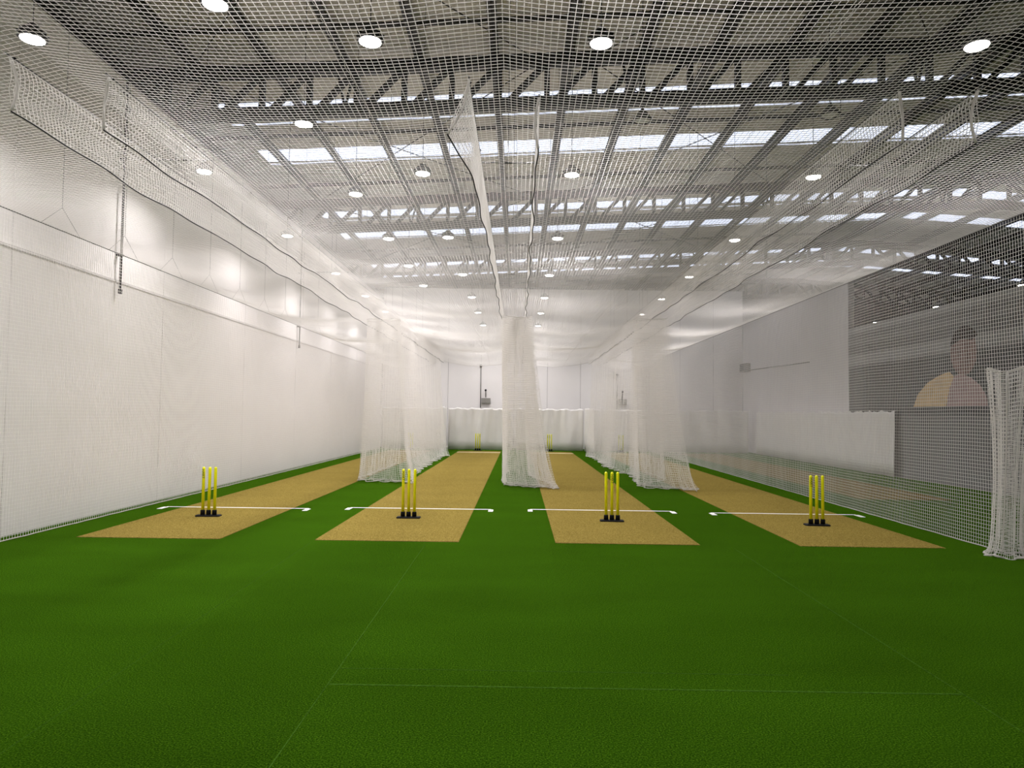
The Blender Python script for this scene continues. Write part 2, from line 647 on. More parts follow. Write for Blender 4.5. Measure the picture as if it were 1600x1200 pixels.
for y, w in zip(TRUSS_Y, ('above the gathered curtains', 'nearest the vinyl curtains', 'just above the far white wall', 'beyond the far white wall')):
    truss(y, w)

# brace rods in the roof plane
for y0, y1 in zip([5.7] + TRUSS_Y[:-1], TRUSS_Y):
    for xa, xb in ((-7.5, 0.35), (0.35, -7.5), (1.5, 9.1), (9.1, 1.5)):
        dz = 0.37 if xa < xb else 0.43
        za, zb = roof_z(xa) - dz, roof_z(xb) - dz
        o = MB().tube([(xa, y0, za), (xb, y1, zb)], 0.014, 6).build('brace_rod', M['wire'])
        tag(o, 'thin dark steel brace rod crossing diagonally between two roof trusses', 'rod', 'roof brace rods')

# ------------------------------------------------------------------ pitches, creases, stumps
PITCH_X = [-4.735, -1.67, 1.42, 4.56]
PNAME = ['nearest the long white wall', 'second from the long white wall', 'third from the long white wall',
         'nearest the dark mural']
for i, px in enumerate(PITCH_X):
    o = MB().box(px - 0.925, px + 0.925, 9.07 + 0.02 * i, 31.1, 0.0, 0.006).build('cricket_pitch', M['pitch'])
    tag(o, 'tan carpet cricket pitch strip ' + PNAME[i], 'pitch', 'tan pitch strips')
o = MB().box(7.0, 8.85, 14.5, 31.1, 0.0, 0.006).build('cricket_pitch', M['pitch'])
tag(o, 'tan carpet pitch strip between the side net and the dark mural wall', 'pitch', 'tan pitch strips')

CREASE = [((-5.95, -3.53), 11.98), ((-2.87, -0.45), 12.17), ((0.22, 2.66), 12.25), ((3.30, 5.76), 12.12)]
for i, ((xa, xb), y) in enumerate(CREASE):
    t = empty('crease_marking', ((xa + xb) / 2, y, 0.006))
    h = (xb - xa) / 2
    MB().box(-h, h, -0.026, 0.026, 0, 0.003).build('crease_line', M['chalk'], t)
    for s in (-1, 1):
        MB().box(s * h - 0.04, s * h + 0.04, -0.26, -0.026, -0.004, 0.003).build('return_mark', M['chalk'], t)
    tag(t, 'white crease line with short return marks on the pitch ' + PNAME[i], 'line', 'white crease lines')
for i, px in enumerate(PITCH_X):
    o = MB().box(px - 0.92, px + 0.92, 29.75, 30.2, 0.0062, 0.009).build('crease_marking', M['chalk'])
    o.data.materials.clear()
    o.data.materials.append(mat('pale_worn_line_%d' % i, (0.50, 0.42, 0.24), 0.9, noise=0.15, scale=12))
    tag(o, 'pale band across the far end of the pitch ' + PNAME[i], 'line', 'pale far bands')


def text_mesh(body, size):
    cu = bpy.data.curves.new('lettering', 'FONT')
    cu.body = body
    cu.size = size
    cu.align_x = 'CENTER'
    cu.align_y = 'CENTER'
    cu.extrude = 0.0004
    cu.resolution_u = 2
    ob = bpy.data.objects.new('lettering', cu)
    COL.objects.link(ob)
    dg = bpy.context.evaluated_depsgraph_get()
    me = bpy.data.meshes.new_from_object(ob.evaluated_get(dg))
    bpy.data.objects.remove(ob)
    return me


LETTERS = text_mesh('HART', 0.055)
LETTERS.materials.clear()
LETTERS.materials.append(M['ink'])
R_ST = 0.0225
stump_me = MB().lathe([(R_ST, 0.045), (R_ST, 0.735), (R_ST * 0.95, 0.748), (R_ST * 0.7, 0.758), (R_ST * 0.25, 0.763)], n=18).mesh('stump')
stump_me.materials.append(M['yellow'])
cup_me = MB().lathe([(0.035, 0.018), (0.034, 0.088), (0.032, 0.097), (0.022, 0.098)], n=16).mesh('stump_cup')
cup_me.materials.append(M['black'])
bp = MB()
hx, hy = 0.185, 0.075
ring = [(-hx, -hy + .02), (-hx + .02, -hy), (hx - .02, -hy), (hx, -hy + .02), (hx, hy - .02), (hx - .02, hy), (-hx + .02, hy), (-hx, hy - .02)]
vs = [(x, y, 0) for x, y in ring] + [(x, y, .014) for x, y in ring] + [(x * .955, y * .9, .022) for x, y in ring]
fs = [tuple(reversed(range(8))), tuple(range(16, 24))]
for k in (0, 8):
    for i in range(8):
        j = (i + 1) % 8
        fs.append((k + i, k + j, k + 8 + j, k + 8 + i))
base_me = bp.add(vs, fs).mesh('rubber_base')
base_me.materials.append(M['black'])


def stump_set(loc, rz, text_on, label, group):
    t = empty('cricket_stumps', loc, rz)
    link('rubber_base', base_me, None, t)
    for k, dx in enumerate((-0.09, 0.0, 0.09)):
        lean = random.uniform(-0.008, 0.008)
        s = link('stump', stump_me, None, t)
        s.location = (dx, 0, 0)
        s.rotation_euler = (random.uniform(-.006, .006), lean, 0)
        c = link('stump_cup', cup_me, None, t)
        c.location = (dx, 0, 0)
        if k in text_on:
            l = link('lettering', LETTERS, None, s)
            l.location = (0.0, -R_ST - 0.0003, 0.655)
            l.rotation_euler = (pi / 2, pi / 2, 0)
    tag(t, label, 'stumps', group)


near = [((-4.80, 10.98, .006), radians(3), [0]), ((-1.70, 11.08, .006), radians(1), [0]),
        ((1.47, 11.02, .006), radians(-4), [1]), ((4.58, 10.88, .006), radians(-3), [0])]
far = [((-4.80, 31.5, 0), 0, [1, 2]), ((-1.80, 31.5, 0), 0, [2]), ((1.41, 31.6, 0), 0, [0, 1]), ((4.59, 31.6, 0), 0, [0])]
for i in range(4):
    stump_set(*near[i], 'yellow stumps before the crease on the pitch ' + PNAME[i], 'stumps before the creases')
    stump_set(*far[i], 'yellow stumps by the vinyl curtain ending the pitch ' + PNAME[i], 'stumps at the far curtain')

# ------------------------------------------------------------------ netting
CELL = 0.048
TW = 0.0021                   # twine radius
SUP_X = np.array([-6.33, -3.57, -0.14, 3.35, 6.05])
SUP_Z = np.array([4.10, 4.29, 4.29, 4.29, 4.14])
NY0, NY1 = 1.6, 32.4


def ceil_z(X, Y):
    X, Y = np.broadcast_arrays(np.asarray(X, float), np.asarray(Y, float))
    k = np.clip(np.searchsorted(SUP_X, X, side='right') - 1, 0, 3)
    a, b = SUP_X[k], SUP_X[k + 1]
    t = np.clip((X - a) / (b - a), 0, 1)
    z = SUP_Z[k] * (1 - t) + SUP_Z[k + 1] * t
    s = np.clip((Y - 12) / 18, 0, 1)
    sag = 0.11 + 0.16 * s * s
    w = 4 * t * (1 - t)
    outer = np.where((k == 0) | (k == 3), 1.0, 0.45)
    und = outer * w * s * 0.10 * np.sin(Y * 1.35 + k * 1.1)
    end = np.clip((Y - 29.5) / 2.9, 0, 1) ** 2 * 0.20
    ripple = 0.006 * np.sin(X * 5.1 + Y * 0.7) + 0.006 * np.sin(Y * 3.3 - X * 1.7)
    return z - sag * w + und - end + ripple * np.minimum(1, w * 3)


def ceiling_net():
    t = empty('roof_net', (0, NY0, 0))
    xs = np.arange(SUP_X[0], SUP_X[-1] + 1e-6, CELL)
    ys = np.arange(NY0, NY1, CELL)
    yk = np.linspace(NY0, NY1, 72)
    X1 = np.repeat(xs[:, None], len(yk), 1) + 0.004 * np.sin(yk[None] * 2.1 + xs[:, None] * 3)
    Y1 = np.repeat(yk[None], len(xs), 0)
    P1 = np.stack([X1, Y1, ceil_z(X1, Y1)], 2)
    xk = np.concatenate([np.linspace(a, b, 12)[(1 if i else 0):] for i, (a, b) in enumerate(zip(SUP_X[:-1], SUP_X[1:]))])
    X2 = np.repeat(xk[None], len(ys), 0)
    Y2 = np.repeat(ys[:, None], len(xk), 1) + 0.006 * np.sin(xk[None] * 2.7 + ys[:, None] * 1.3)
    P2 = np.stack([X2, Y2, ceil_z(X2, Y2)], 2)
    for P in (P1, P2):
        P[..., 1] -= NY0
    net_object('netting', [P1, P2], TW * 1.12, M['net'], t)
    # laced joins between the net widths
    for jx in (-1.30, 2.05):
        yy = np.linspace(NY0, NY1, 500)
        xx = jx + 0.007 * np.sign(np.sin(yy * 38))
        MB().tube(list(zip(xx, yy - NY0, ceil_z(xx, yy) - 0.003)), 0.0028, 3).build('laced_join', M['rope'], t)
    for yy0, nm in ((NY1 - 0.02, 'back_edge_rope'),):
        xx = np.linspace(SUP_X[0], SUP_X[-1], 80)
        MB().tube(list(zip(xx, np.full(80, yy0 - NY0), ceil_z(xx, np.full(80, yy0)))), 0.014, 6).build(nm, M['rope'], t)
    tag(t, 'white square-mesh netting stretched as a sagging roof over all the pitches', 'net')


ceiling_net()


def side_net(name, X, ztop, amp, label, y0=-1.0, y1=NY1):
    t = empty(name, (X, y0, 0))
    yk = np.linspace(y0, y1, 90)
    zs = np.arange(0.012, ztop, CELL)
    ys = np.arange(y0, y1, CELL)

    def xo(Y, Z):
        e = np.sin(np.clip(Z / ztop, 0, 1) * pi)
        return amp * e * (np.sin(Y * 0.9) + 0.5 * np.sin(Y * 2.3 + 1)) + 0.25 * amp * np.sin(Y * 5.0) * (1 - Z / ztop)
    Y1 = np.repeat(yk[None], len(zs), 0)
    Z1 = np.repeat(zs[:, None], len(yk), 1) - 0.012 * (np.abs(np.sin(Y1 * 1.3))) * np.sin(np.clip(zs[:, None] / ztop, 0, 1) * pi)
    P1 = np.stack([xo(Y1, Z1), Y1 - y0, Z1], 2)
    zk = np.linspace(0.012, ztop, 12)
    Y2 = np.repeat(ys[:, None], len(zk), 1)
    Z2 = np.repeat(zk[None], len(ys), 0)
    P2 = np.stack([xo(Y2, Z2), Y2 - y0 + 0.01 * np.sin(Z2 * 4 + Y2), Z2], 2)
    net_object('netting', [P1, P2], TW * 1.4, M['net'], t)
    yy = np.linspace(y0, y1, 160)
    MB().tube(list(zip(xo(yy, 0 * yy), yy - y0, 0.010 + 0.004 * np.abs(np.sin(yy * 9)))), 0.008, 5).build('bottom_rope', M['rope'], t)
    MB().tube([(0, 0, ztop), (0, y1 - y0, ztop)], 0.006, 5).build('top_wire', M['wire'], t)
    tag(t, label, 'net')


side_net('side_net', -6.33, 4.10, 0.02, 'white square-mesh net hanging taut along the long white panel wall')
side_net('side_net', 6.05, 4.14, 0.025, 'white square-mesh net hanging between the pitches and the dark mural wall')

# narrow strips of net hanging from the wires between the pitches
VAL = [(-3.85, 5.14), (-3.28, 5.45), (-0.42, 5.46), (0.14, 5.76), (3.04, 5.60), (3.65, 5.56)]
VNAME = ['first from the long wall', 'second from the long wall', 'third from the long wall',
         'third from the dark mural', 'second from the dark mural', 'first from the dark mural']
for i, (vx, vy) in enumerate(VAL):
    t = empty('net_strip', (vx, vy, 4.29))
    y1 = 30.6 if i not in (0,) else 30.0
    ph = i * 1.7
    off = 1 if i % 2 else -1

    def low(Y):
        return -0.43 - 0.014 * np.sin(Y * 1.9 + ph) - 0.008 * np.sin(Y * 4.7 + ph)

    def lat(Y, f):
        s = np.exp(-np.clip(Y - vy, 0, 9) / 0.9)
        flare = (-0.16 if i == 2 else -0.02 * off) * s
        return f * (flare + 0.012 * np.sin(Y * 2.6 + ph) + 0.008 * np.sin(Y * 6.1 + ph * 2))
    yk = np.arange(vy, y1, 0.16)
    fr = np.linspace(0.03, 1, 11)
    Y1 = np.repeat(yk[None], len(fr), 0)
    F1 = np.repeat(fr[:, None], len(yk), 1)
    P1 = np.stack([lat(Y1, F1), Y1 - vy + 0.02 * np.sin(F1 * 3) * np.exp(-(Y1 - vy)), F1 * low(Y1)], 2)
    ys = np.arange(vy, y1, CELL)
    fk = np.linspace(0.0, 1, 6)
    Y2 = np.repeat(ys[:, None], len(fk), 1)
    F2 = np.repeat(fk[None], len(ys), 0)
    P2 = np.stack([lat(Y2, F2), Y2 - vy + 0.02 * np.sin(F2 * 9 + Y2), F2 * low(Y2)], 2)
    net_object('netting', [P1, P2], TW * 1.4, M['net'], t)
    yy = np.arange(vy, y1, 0.10)
    MB().tube(list(zip(lat(yy, 1.0), yy - vy, low(yy) - 0.006)), 0.0065 if i < 4 else 0.0045, 5).build('bottom_rope', M['rope_dark'], t)
    MB().tube([(0, -0.05, 0), (0, y1 - vy + 1.7, 0)], 0.006, 5).build('top_wire', M['wire'], t)
    ff = np.linspace(0, 1, 10)
    MB().tube(list(zip(lat(np.full(10, vy), ff) - 0.03 * off * np.sin(ff * pi), 0.03 * np.sin(ff * pi), ff * low(np.full(10, vy)))),
              0.011, 6).build('end_rope', M['rope'], t)
    for kk in range(6):
        MB().lathe([(0.010, -0.012), (0.016, 0.0), (0.010, 0.012)], (0, 0.05 + kk * 1.45, 0.0), 8).build('wire_clip', M['black'], t)
    tag(t, 'narrow hanging strip of white net with dark rope hem, ' + VNAME[i], 'net', 'hanging net strips')


def smooth_path(pts, n):
    """Catmull-Rom through plan points -> n samples"""
    p = np.array([pts[0]] + list(pts) + [pts[-1]], float)
    out = []
    segs = len(pts) - 1
    for u in np.linspace(0, segs - 1e-6, n):
        k = int(u)
        t = u - k
        a, b, c, d = p[k], p[k + 1], p[k + 2], p[k + 3]
        out.append(0.5 * ((2 * b) + (-a + c) * t + (2 * a - 5 * b + 4 * c - d) * t * t + (-a + 3 * b - 3 * c + d) * t ** 3))
    return np.array(out)


def folded(base, lam, amp, seed):
    """adds curtain folds across a plan path; lam and amp are callables of the fraction along it"""
    n = len(base)
    T = np.gradient(base, axis=0)
    T /= np.linalg.norm(T, axis=1, keepdims=True) + 1e-9
    Nn = np.stack([-T[:, 1], T[:, 0]], 1)
    u = np.linspace(0, 1, n)
    ds = np.r_[0, np.linalg.norm(np.diff(base, axis=0), axis=1)]
    r = np.random.default_rng(seed)
    ph = np.cumsum(ds / np.array([lam(x) for x in u])) * 2 * pi
    ph += 0.9 * np.interp(u, np.linspace(0, 1, 12), r.normal(size=12))
    A = np.array([amp(x) for x in u]) * (0.75 + 0.4 * np.interp(u, np.linspace(0, 1, 25), r.random(25)))
    return base + Nn * (A * np.sin(ph))[:, None] + T * (A * 0.35 * np.sin(2 * ph))[:, None]


def curtain(name, top_pts, bot_pts, ztop, lam, amp_t, amp_b, label, group, seed, hem=0.05, cell=0.05, lift=None, zsag=0.05):
    """gathered net hanging from ztop to the floor; plan path differs at top and bottom"""
    n = 1600
    bt, bb = smooth_path(top_pts, n), smooth_path(bot_pts, n)
    Tp = folded(bt, lam, amp_t, seed)
    # folds line up from top to bottom: same phase source
    Bp = folded(bb, lambda x: lam(x) * 1.0, amp_b, seed)
    L = np.r_[0, np.cumsum(np.linalg.norm(np.diff(Bp, axis=0), axis=1))]
    cnt = int(L[-1] / cell)
    sidx = np.interp(np.linspace(0, L[-1], cnt), L, np.arange(n))

    def at(P, i):
        k = np.clip(i.astype(int), 0, n - 2)
        f = (i - k)[:, None]
        return P[k] * (1 - f) + P[k + 1] * f
    Tq, Bq = at(Tp, sidx), at(Bp, sidx)
    r = np.random.default_rng(seed + 5)
    u = sidx / (n - 1)
    zb = 0.012 + (hem * np.interp(u, np.linspace(0, 1, 60), r.random(60)))
    if lift is not None:
        zb = zb + np.array([lift(x) for x in u])
    zt = ztop - zsag * (0.5 + 0.5 * np.cos(np.linspace(0, 2 * pi * 6, cnt))) * 0.5
    o0 = np.array([bb[:, 0].mean(), bb[:, 1].min(), 0])
    t = empty(name, tuple(o0))

    def surf(h):          # h array 0 bottom .. 1 top -> (cnt, len(h), 3)
        g = h ** 0.62
        P = np.empty((cnt, len(h), 3))
        P[..., :2] = Bq[:, None] * (1 - g)[None, :, None] + Tq[:, None] * g[None, :, None]
        wob = 0.012 * np.sin(h[None] * 14 + np.arange(cnt)[:, None] * 0.21) * (1 - h[None])
        P[..., 0] += wob
        P[..., 2] = zb[:, None] * (1 - h) + zt[:, None] * h
        # crumpled hem on the floor
        near0 = np.exp(-h / 0.03)
        P[..., 0] += near0[None] * 0.03 * np.sin(np.arange(cnt) * 0.9)[:, None]
        P[..., 1] += near0[None] * 0.03 * np.cos(np.arange(cnt) * 1.1)[:, None]
        return P - o0
    hv = np.concatenate([np.linspace(0, 0.12, 5)[:-1], np.linspace(0.12, 1, 9)])
    V = surf(hv)
    nh = int(ztop / 0.05)
    hh = np.linspace(0.0, 1.0, nh)
    H = np.transpose(surf(hh), (1, 0, 2))
    net_object('netting', [V, H], TW * 1.0, M['net'], t)
    hemp = surf(np.array([0.0]))[:, 0]
    MB().tube([tuple(p + np.array([0, 0, 0.004])) for p in hemp], 0.010, 4).build('bottom_rope', M['rope'], t)
    topp = surf(np.array([1.0]))[:, 0]
    MB().tube([tuple(p) for p in topp], 0.006, 4).build('top_rope', M['rope'], t)
    tag(t, label, 'net', group)
    return t


G = 'gathered net curtains'


def accordion(lx, ly, rx, ry, n, dy, jit, seed):
    """net stacked to and fro between a left and a right edge, layer behind layer"""
    r = np.random.default_rng(seed)
    out = []
    for k in range(n):
        a, b = (lx, ly + k * dy), (rx, ry + k * dy)
        if k % 2:
            a, b = b, a
        j = r.uniform(-jit, jit, 4)
        out += [(a[0] + j[0], a[1] + j[1]), ((a[0] + b[0]) / 2 + j[3], (a[1] + b[1]) / 2 + 0.05 * r.normal()), (b[0] + j[2], b[1] + j[1])]
    return out


# by the long wall: broad bunch facing the viewer, then trailing back along the wire
curtain('net_curtain',
        [(-3.72, 23), (-3.72, 19)] + accordion(-3.58, 16.50, -2.82, 16.32, 3, 0.14, 0.06, 1) + [(-3.1, 17.9), (-3.22, 20.4), (-3.25, 23.4), (-3.28, 29.5)],
        [(-3.85, 22.5), (-3.86, 19)] + accordion(-3.76, 16.72, -2.42, 16.28, 3, 0.16, 0.10, 1) + [(-2.72, 18.3), (-2.78, 20.7), (-2.85, 23.2), (-2.72, 27.1)],
        3.84, lambda u: 0.45, lambda u: 0.03, lambda u: 0.05 if u < 0.8 else 0.17,
        'white net curtain gathered in a broad bunch nearest the long wall', G, 11,
        lift=lambda u: 0.0 if u < 0.8 else 0.06 * abs(sin(u * 60)))
# middle
curtain('net_curtain',
        [(-0.37, 22), (-0.37, 18)] + accordion(-0.35, 15.72, 0.18, 15.62, 5, 0.10, 0.05, 2) + [(0.16, 18), (0.16, 22)],
        [(-0.32, 20), (-0.33, 18)] + accordion(-0.22, 16.12, 0.76, 15.52, 5, 0.10, 0.09, 2) + [(0.40, 18), (0.30, 20)],
        3.84, lambda u: 0.36, lambda u: 0.03, lambda u: 0.05,
        'white net curtain gathered in a narrow leaning bunch between the two middle pitches', G, 23)
# by the mural side
curtain('net_curtain',
        [(3.05, 29.5), (3.04, 24), (3.03, 20.8), (2.95, 18.0)] + accordion(2.70, 15.95, 3.26, 15.62, 4, 0.12, 0.05, 3) + [(3.62, 18), (3.64, 21)],
        [(2.66, 27.4), (2.85, 24.0), (2.76, 21.3), (3.05, 19.0)] + accordion(2.92, 16.3, 3.80, 15.35, 4, 0.13, 0.12, 3) + [(3.72, 18), (3.66, 20.5)],
        3.84, lambda u: 0.45, lambda u: 0.03, lambda u: 0.05 if u > 0.2 else 0.17,
        'white net curtain gathered in a flaring bunch nearest the mural side net', G, 37,
        lift=lambda u: 0.0 if u > 0.2 else 0.06 * abs(sin(u * 60)))

# bundle of spare net standing at the near end of the mural-side net
def net_bundle():
    c0 = np.array([5.93, 8.66, 0])
    t = empty('net_bundle', tuple(c0))
    cnt = 62
    a = np.linspace(0, 2 * pi, cnt, endpoint=False)
    fold = 1 + 0.16 * np.sin(a * 9) + 0.06 * np.sin(a * 5 + 1)

    def surf(h):
        cx = 0.13 * h
        rad = 0.155 + 0.10 * h - 0.06 * np.sin(np.clip(h, 0, 1) * pi) * 0.8 + 0.05 * np.exp(-h / 0.03)
        P = np.empty((cnt, len(h), 3))
        P[..., 0] = cx[None] + rad[None] * (np.cos(a) * fold)[:, None] * 1.0
        P[..., 1] = rad[None] * (np.sin(a) * fold)[:, None]
        P[..., 2] = 0.012 + 2.25 * h[None] + 0.03 * np.sin(a * 3)[:, None] * h[None] + 0.02 * np.sin(h * 30 + a[:, None] * 4) * (1 - h)
        return P
    V = surf(np.linspace(0, 1, 28))
    H = np.transpose(surf(np.linspace(0, 1, 46)), (1, 0, 2))
    H = np.concatenate([H, H[:, :1]], axis=1)
    net_object('netting', [V, H], TW * 1.5, M['net'], t)
    for h, rr in ((1.0, 0.009), (0.0, 0.014)):
        p = surf(np.array([h]))[:, 0]
        p = np.concatenate([p, p[:1]])
        MB().tube([tuple(q) for q in p], rr, 6).build('rope_ring', M['rope'], t)
    for a0 in (2.2, 3.9, 5.6):
        k = int(a0 / (2 * pi) * cnt)
        p = surf(np.linspace(0, 1, 24))[k]
        MB().tube([tuple(q * np.array([1.03, 1.03, 1])) for q in p], 0.007, 5).build('edge_rope', M['rope'], t)
    tag(t, 'upright bundle of white net with roped top ring by the mural side net', 'net')


net_bundle()

# thin wires that carry the nets
def hanger(x, y, z0, label, group, bridle=0.0):
    t = empty('net_hanger', (x, y, z0))
    zt = roof_z(x) - 0.2 - z0
    j = 0.32 if bridle else 0.0
    MB().tube([(0, 0, j), (0, 0, zt)], 0.004, 5).build('drop_wire', M['wire'], t)
    if bridle:
        for s in (-1, 1):
            MB().tube([(0, 0, j), (0, s * bridle, 0)], 0.004, 5).build('bridle_wire', M['wire'], t)
    tag(t, label, 'wire', group)


for k in range(10):
    hanger(-6.33, 8.0 + 1.55 * k, 4.10, 'thin drop wire with forked bridle carrying the net along the long wall', 'forked wires by the long wall', 0.42)
for x, nm in ((-3.57, 'beside the curtain nearest the long wall'), (-0.14, 'over the middle curtain'), (3.35, 'beside the curtain nearest the mural')):
    for y in (7.3, 13.2, 19.6, 25.8):
        hanger(x, y, 4.27, 'thin drop wire holding the net wires ' + nm, 'drop wires ' + nm)
# spreader tubes join each pair of net wires under the drop wires
for x, a, b, nm in ((-3.57, -3.88, -3.25, 'nearest the long wall'), (-0.14, -0.45, 0.17, 'in the middle'), (3.35, 3.01, 3.68, 'nearest the mural')):
    for y in (7.3, 13.2, 19.6, 25.8):
        o = MB().tube([(a, y, 4.29), (b, y, 4.29)], 0.009, 6).build('spreader_tube', M['wire'])
        tag(o, 'short tube spreading the pair of net wires ' + nm, 'tube', 'spreader tubes ' + nm)
for y, nm in ((11.35, 'crossing the third wall panel joint'), (20.75, 'farther along the wall')):
    t = empty('drop_pole', (-6.52, y, 3.55))
    MB().lathe([(0.020, 0.0), (0.020, 3.5)], (0, 0, 0), 10).build('pole', M['steel'], t)
    MB().lathe([(0.027, -0.02), (0.031, 0.0), (0.031, 0.05), (0.022, 0.06)], (0, 0, 0), 10).build('end_cap', M['black'], t)
    for z in (0.6, 2.2, 3.3):
        MB().box(-0.078, 0.03, -0.03, 0.03, z, z + 0.03).build('wall_clip', M['steel'], t)
    tag(t, 'dark vertical pole clipped to the long white wall above its thin grey line', 'pole', 'wall poles')

# ------------------------------------------------------------------ vinyl curtains
def vinyl(name, a, b, z1, label, seed, amp=0.05, group=None, fold=0.9):
    r = np.random.default_rng(seed)
    a, b = np.array(a, float), np.array(b, float)
    Ln = np.linalg.norm(b - a)
    n = max(12, int(Ln / 0.08))
    u = np.linspace(0, 1, n)
    d = (b - a) / Ln
    nn = np.array([-d[1], d[0]])
    s = u * Ln
    ph = r.random(4) * 6
    rows = [0.004, 0.4, 0.9, 1.4, z1 - 0.25, z1 - 0.08, z1]
    vs = []
    for z in rows:
        h = z / z1
        w = amp * (np.sin(s * 2 * pi / fold + ph[0] + h * 1.3) + 0.6 * np.sin(s * 2 * pi / (fold * 0.43) + ph[1] - h * 2.4) * h)
        top = (0.035 * np.abs(np.sin(s * 2 * pi / 0.62 + ph[2])) + 0.02 * np.sin(s * 9 + ph[3])) * max(0, (h - 0.85) / 0.15)
        for k in range(n):
            p = a + d * s[k] + nn * w[k]
            vs.append((p[0] - a[0], p[1] - a[1], z - top[k]))
    fs = [(i * n + k, i * n + k + 1, (i + 1) * n + k + 1, (i + 1) * n + k) for i in range(len(rows) - 1) for k in range(n - 1)]
    t = empty(name, (a[0], a[1], 0))
    o = MB().add(vs, fs, True).build('vinyl_sheet', M['vinyl'], t)
    so = o.modifiers.new('thickness', 'SOLIDIFY')
    so.thickness = 0.006
    for k in range(0, n, 8):
        MB().lathe([(0.012, -0.006), (0.018, 0), (0.012, 0.006)], vs[(len(rows) - 1) * n + k], 8).build('eyelet', M['rope'], t)
    tag(t, label, 'curtain', group)


vy = 32.35
vinyl('vinyl_curtain', (-6.25, vy), (-3.35, vy), 1.92, 'white vinyl curtain closing the far end of the lane along the long wall', 1)
vinyl('vinyl_curtain', (-3.22, vy), (-0.30, vy), 1.92, 'white vinyl curtain closing the far end of the lane second from the long wall', 2)
vinyl('vinyl_curtain', (-0.10, vy), (2.98, vy), 1.92, 'white vinyl curtain closing the far end of the lane third from the long wall', 3)
vinyl('vinyl_curtain', (3.15, vy), (5.95, vy), 1.92, 'white vinyl curtain closing the far end of the lane next to the mural side net', 4)
vinyl('vinyl_curtain', (6.15, vy), (10.5, vy), 1.95, 'white vinyl curtain closing the spare strip between side net and grey wall', 5)
vinyl('vinyl_curtain', (-3.29, vy - 0.1), (-3.20, 29.2), 1.95, 'white vinyl side curtain at far end beside the pitch second from the long wall', 6, 0.03)
vinyl('vinyl_curtain', (3.05, vy - 0.1), (3.08, 29.0), 1.95, 'white vinyl side curtain at far end beside the pitch third from the long wall', 7, 0.03)
vinyl('vinyl_curtain', (10.62, 20.0), (10.62, 31.6), 1.88, 'long white vinyl curtain hung low along the grey wall and mural', 8, 0.03, fold=1.6)

# ------------------------------------------------------------------ mural on the low wall
t = empty('wall_mural', (XR, 14.5, 0))
MB().box(-0.0, 0.028, -17.0, 8.61, 0.0, 4.55).build('mural_panel', M['mural'], t)


def print_shape(name, outline, m, x=-0.004):
    n = len(outline)
    vs = [(x, y - 14.5, z) for y, z in outline] + [(x + 0.005, y - 14.5, z) for y, z in outline]
    fs = [tuple(range(n)), tuple(reversed(range(n, 2 * n)))] + [(i, n + i, n + (i + 1) % n, (i + 1) % n) for i in range(n)]
    MB().add(vs, fs).build(name, m, t)


print_shape('printed_shirt', [(19.35, 1.98), (19.15, 2.3), (18.7, 2.6), (18.2, 2.76), (17.75, 2.85), (17.55, 2.72), (17.75, 2.4), (17.88, 1.98)], M['shirt_y'])
print_shape('printed_sleeve', [(17.86, 1.98), (17.74, 2.4), (17.54, 2.72), (17.3, 2.78), (16.9, 2.66), (16.55, 2.45), (16.35, 2.2), (16.3, 1.98)], M['shirt_p'])
hd = [(17.15 + 0.52 * cos(q) * (1.0 if cos(q) > 0 else 0.95), 3.28 + 0.56 * sin(q)) for q in np.linspace(0, 2 * pi, 20, endpoint=False)]
print_shape('printed_head', hd, M['skin'], -0.006)
hr = [(17.12 + 0.56 * cos(q), 3.40 + 0.52 * sin(q)) for q in np.linspace(0.15, pi - 0.5, 12)] + [(16.85, 3.55), (17.2, 3.62)]
print_shape('printed_hair', hr, M['hair'], -0.008)
tag(t, 'dark printed wall mural of a blurred stadium with a player in a yellow shirt', 'mural')

# ------------------------------------------------------------------ fittings on the far walls
def wall_unit(x, z, label):
    t = empty('wall_heater', (x, YF, z))
    MB().box(-0.215, 0.215, -0.12, 0.0, -0.125, 0.125).build('casing', M['box'], t)
    for k in range(7):
        MB().box(-0.19 + k * 0.058, -0.16 + k * 0.058, -0.133, -0.12, -0.10, 0.10).build('grille_slat', M['box_slat'], t)
    tag(t, label, 'wall unit', 'ribbed wall units')


wall_unit(-1.575, 2.27, 'ribbed grey box on the far wall above the curtain, pitch second from long wall')
wall_unit(4.99, 2.30, 'ribbed grey box on the far wall partly veiled by the curtain net')
for x, z0, z1, nm in ((-1.84, 1.94, 3.98, 'with round junction box, unveiled by the curtains'), (4.74, 1.94, 3.6, 'behind the gathered net')):
    t = empty('wall_conduit', (x, YF, z0))
    MB().lathe([(0.018, 0), (0.018, z1 - z0)], (0, -0.03, 0), 8).build('conduit', M['box'], t)
    MB().lathe([(0.05, -0.04), (0.07, 0.0), (0.05, 0.05)], (0, -0.06, z1 - z0), 10).build('junction_box', M['black'], t)
    tag(t, 'thin dark conduit on the far wall ' + nm, 'conduit', 'far wall conduits')
for x, nm in ((-1.59, 'over the bare vinyl curtain'), (4.99, 'veiled by gathered net')):
    t = empty('wall_camera', (x, YF, 2.58))
    MB().bar((0, 0, -0.14), (0, -0.10, 0.14), 0.05, 0.05).build('bracket', M['box'], t)
    MB().lathe([(0.03, -0.05), (0.055, 0.0), (0.03, 0.05)], (0, -0.12, 0.20), 10).build('camera_head', M['black'], t)
    tag(t, 'small dark camera on a stalk above the ribbed box ' + nm, 'camera', 'far wall cameras')
t = empty('wall_speaker', (XR, 33.2, 3.95))
MB().box(-0.30, 0.0, -0.32, 0.32, -0.20, 0.20).build('cabinet', M['box'], t)
MB().box(-0.315, -0.30, -0.27, 0.27, -0.16, 0.16).build('grille', M['black'], t)
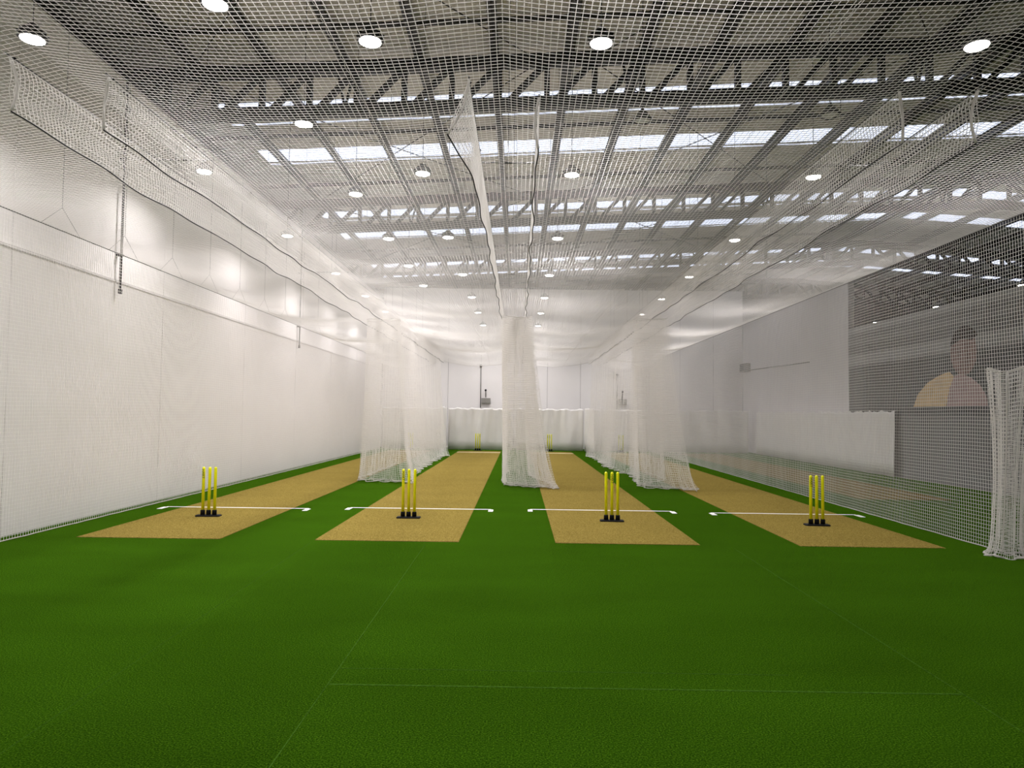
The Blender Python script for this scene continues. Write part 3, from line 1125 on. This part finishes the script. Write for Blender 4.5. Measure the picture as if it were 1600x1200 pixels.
MB().bar((-0.02, -0.32, -0.12), (-0.02, -7.0, -0.24), 0.03, 0.03).build('cable', M['box'], t)
tag(t, 'dark speaker box with trailing cable high on the grey wall', 'speaker')

# ------------------------------------------------------------------ lamps
def lamp_proto():
    t = empty('high_bay_lamp', (0, 0, 0))
    MB().lathe([(0.117, 0.010), (0.142, 0.004), (0.146, 0.03), (0.138, 0.045), (0.105, 0.06), (0.10, 0.115), (0.06, 0.125), (0.05, 0.17), (0.02, 0.18)], n=20).build('housing', M['lamp_body'], t)
    for k in range(10):
        a = 2 * pi * k / 10
        MB().bar((0.10 * cos(a), 0.10 * sin(a), 0.075), (0.145 * cos(a), 0.145 * sin(a), 0.055), 0.008, 0.05).build('heat_fin', M['lamp_body'], t)
    MB().lathe([(0.09, -0.012), (0.118, 0.0), (0.118, 0.010)], n=20).build('lens', M['lens'], t)
    MB().lathe([(0.006, 0.17), (0.005, 3.0)], n=6).build('hanging_wire', M['wire'], t)
    return t


ld = bpy.data.lights.new('lamp_light', 'AREA')
ld.shape = 'DISK'
ld.size = 0.24
ld.energy = LAMP_W
ld.color = LAMP_COL
ld.spread = radians(148)
proto = lamp_proto()
lo = bpy.data.objects.new('lamp_light', ld)
COL.objects.link(lo)
lo.parent = proto
lo.location = (0, 0, -0.03)
spots = [(x, y) for y in (3.27, 7.48, 11.69, 15.98, 20.27, 24.23, 27.97, 31.96) for x in (-5.36, -1.66, 0.85, 4.90)]
spots += [(-3.06, y) for y in (6.8, 9.69, 12.84, 16.15, 19.13, 22.14)]
spots += [(15.0, y) for y in (21.0, 25.3, 29.6)]
LZ = 5.67
lampname = {15.0: 'in the hall behind the mural wall', -5.36: 'over the net along the long wall', -1.66: 'over the pitch second from the long wall', 0.85: 'over the pitch third from the long wall',
            4.90: 'over the mural side net', -3.06: 'over the curtain nearest the long wall'}
first = True
for (x, y) in spots:
    o = proto if first else copy_tree(proto)
    first = False
    o.location = (x, y, LZ)
    s = (roof_z(x) - 0.02 - LZ - 0.17) / (3.0 - 0.17)
    for ch in o.children:
        if ch.name.startswith('hanging_wire'):
            ch.scale = (1, 1, s)
            ch.location = (0, 0, 0.17 - 0.17 * s)
    tag(o, 'glowing round high-bay lamp hanging from the roof ' + lampname[x], 'lamp', 'lit lamps ' + lampname[x])
for (x, y, z, nm) in ((1.65, 9.49, 5.69, 'between the lit lamps of the middle pitches'), (4.11, 9.27, 5.69, 'near the lamps over the mural side net'),
                      (7.6, 21.6, 4.95, 'low beyond the mural side net')):
    t = empty('pendant_lamp', (x, y, z))
    MB().lathe([(0.125, -0.02), (0.135, 0.0), (0.120, 0.03), (0.07, 0.10), (0.03, 0.13), (0.02, 0.16)], n=18, cap=False).build('shade', M['lamp_body'], t)
    MB().lathe([(0.09, -0.012), (0.115, 0.0), (0.115, 0.006)], n=18).build('lens', M['lens_off'], t)
    MB().lathe([(0.006, 0.15), (0.006, roof_z(x) - z - 0.02)], n=6).build('hanging_wire', M['wire'], t)
    tag(t, 'dark unlit pendant lamp hanging ' + nm, 'lamp')
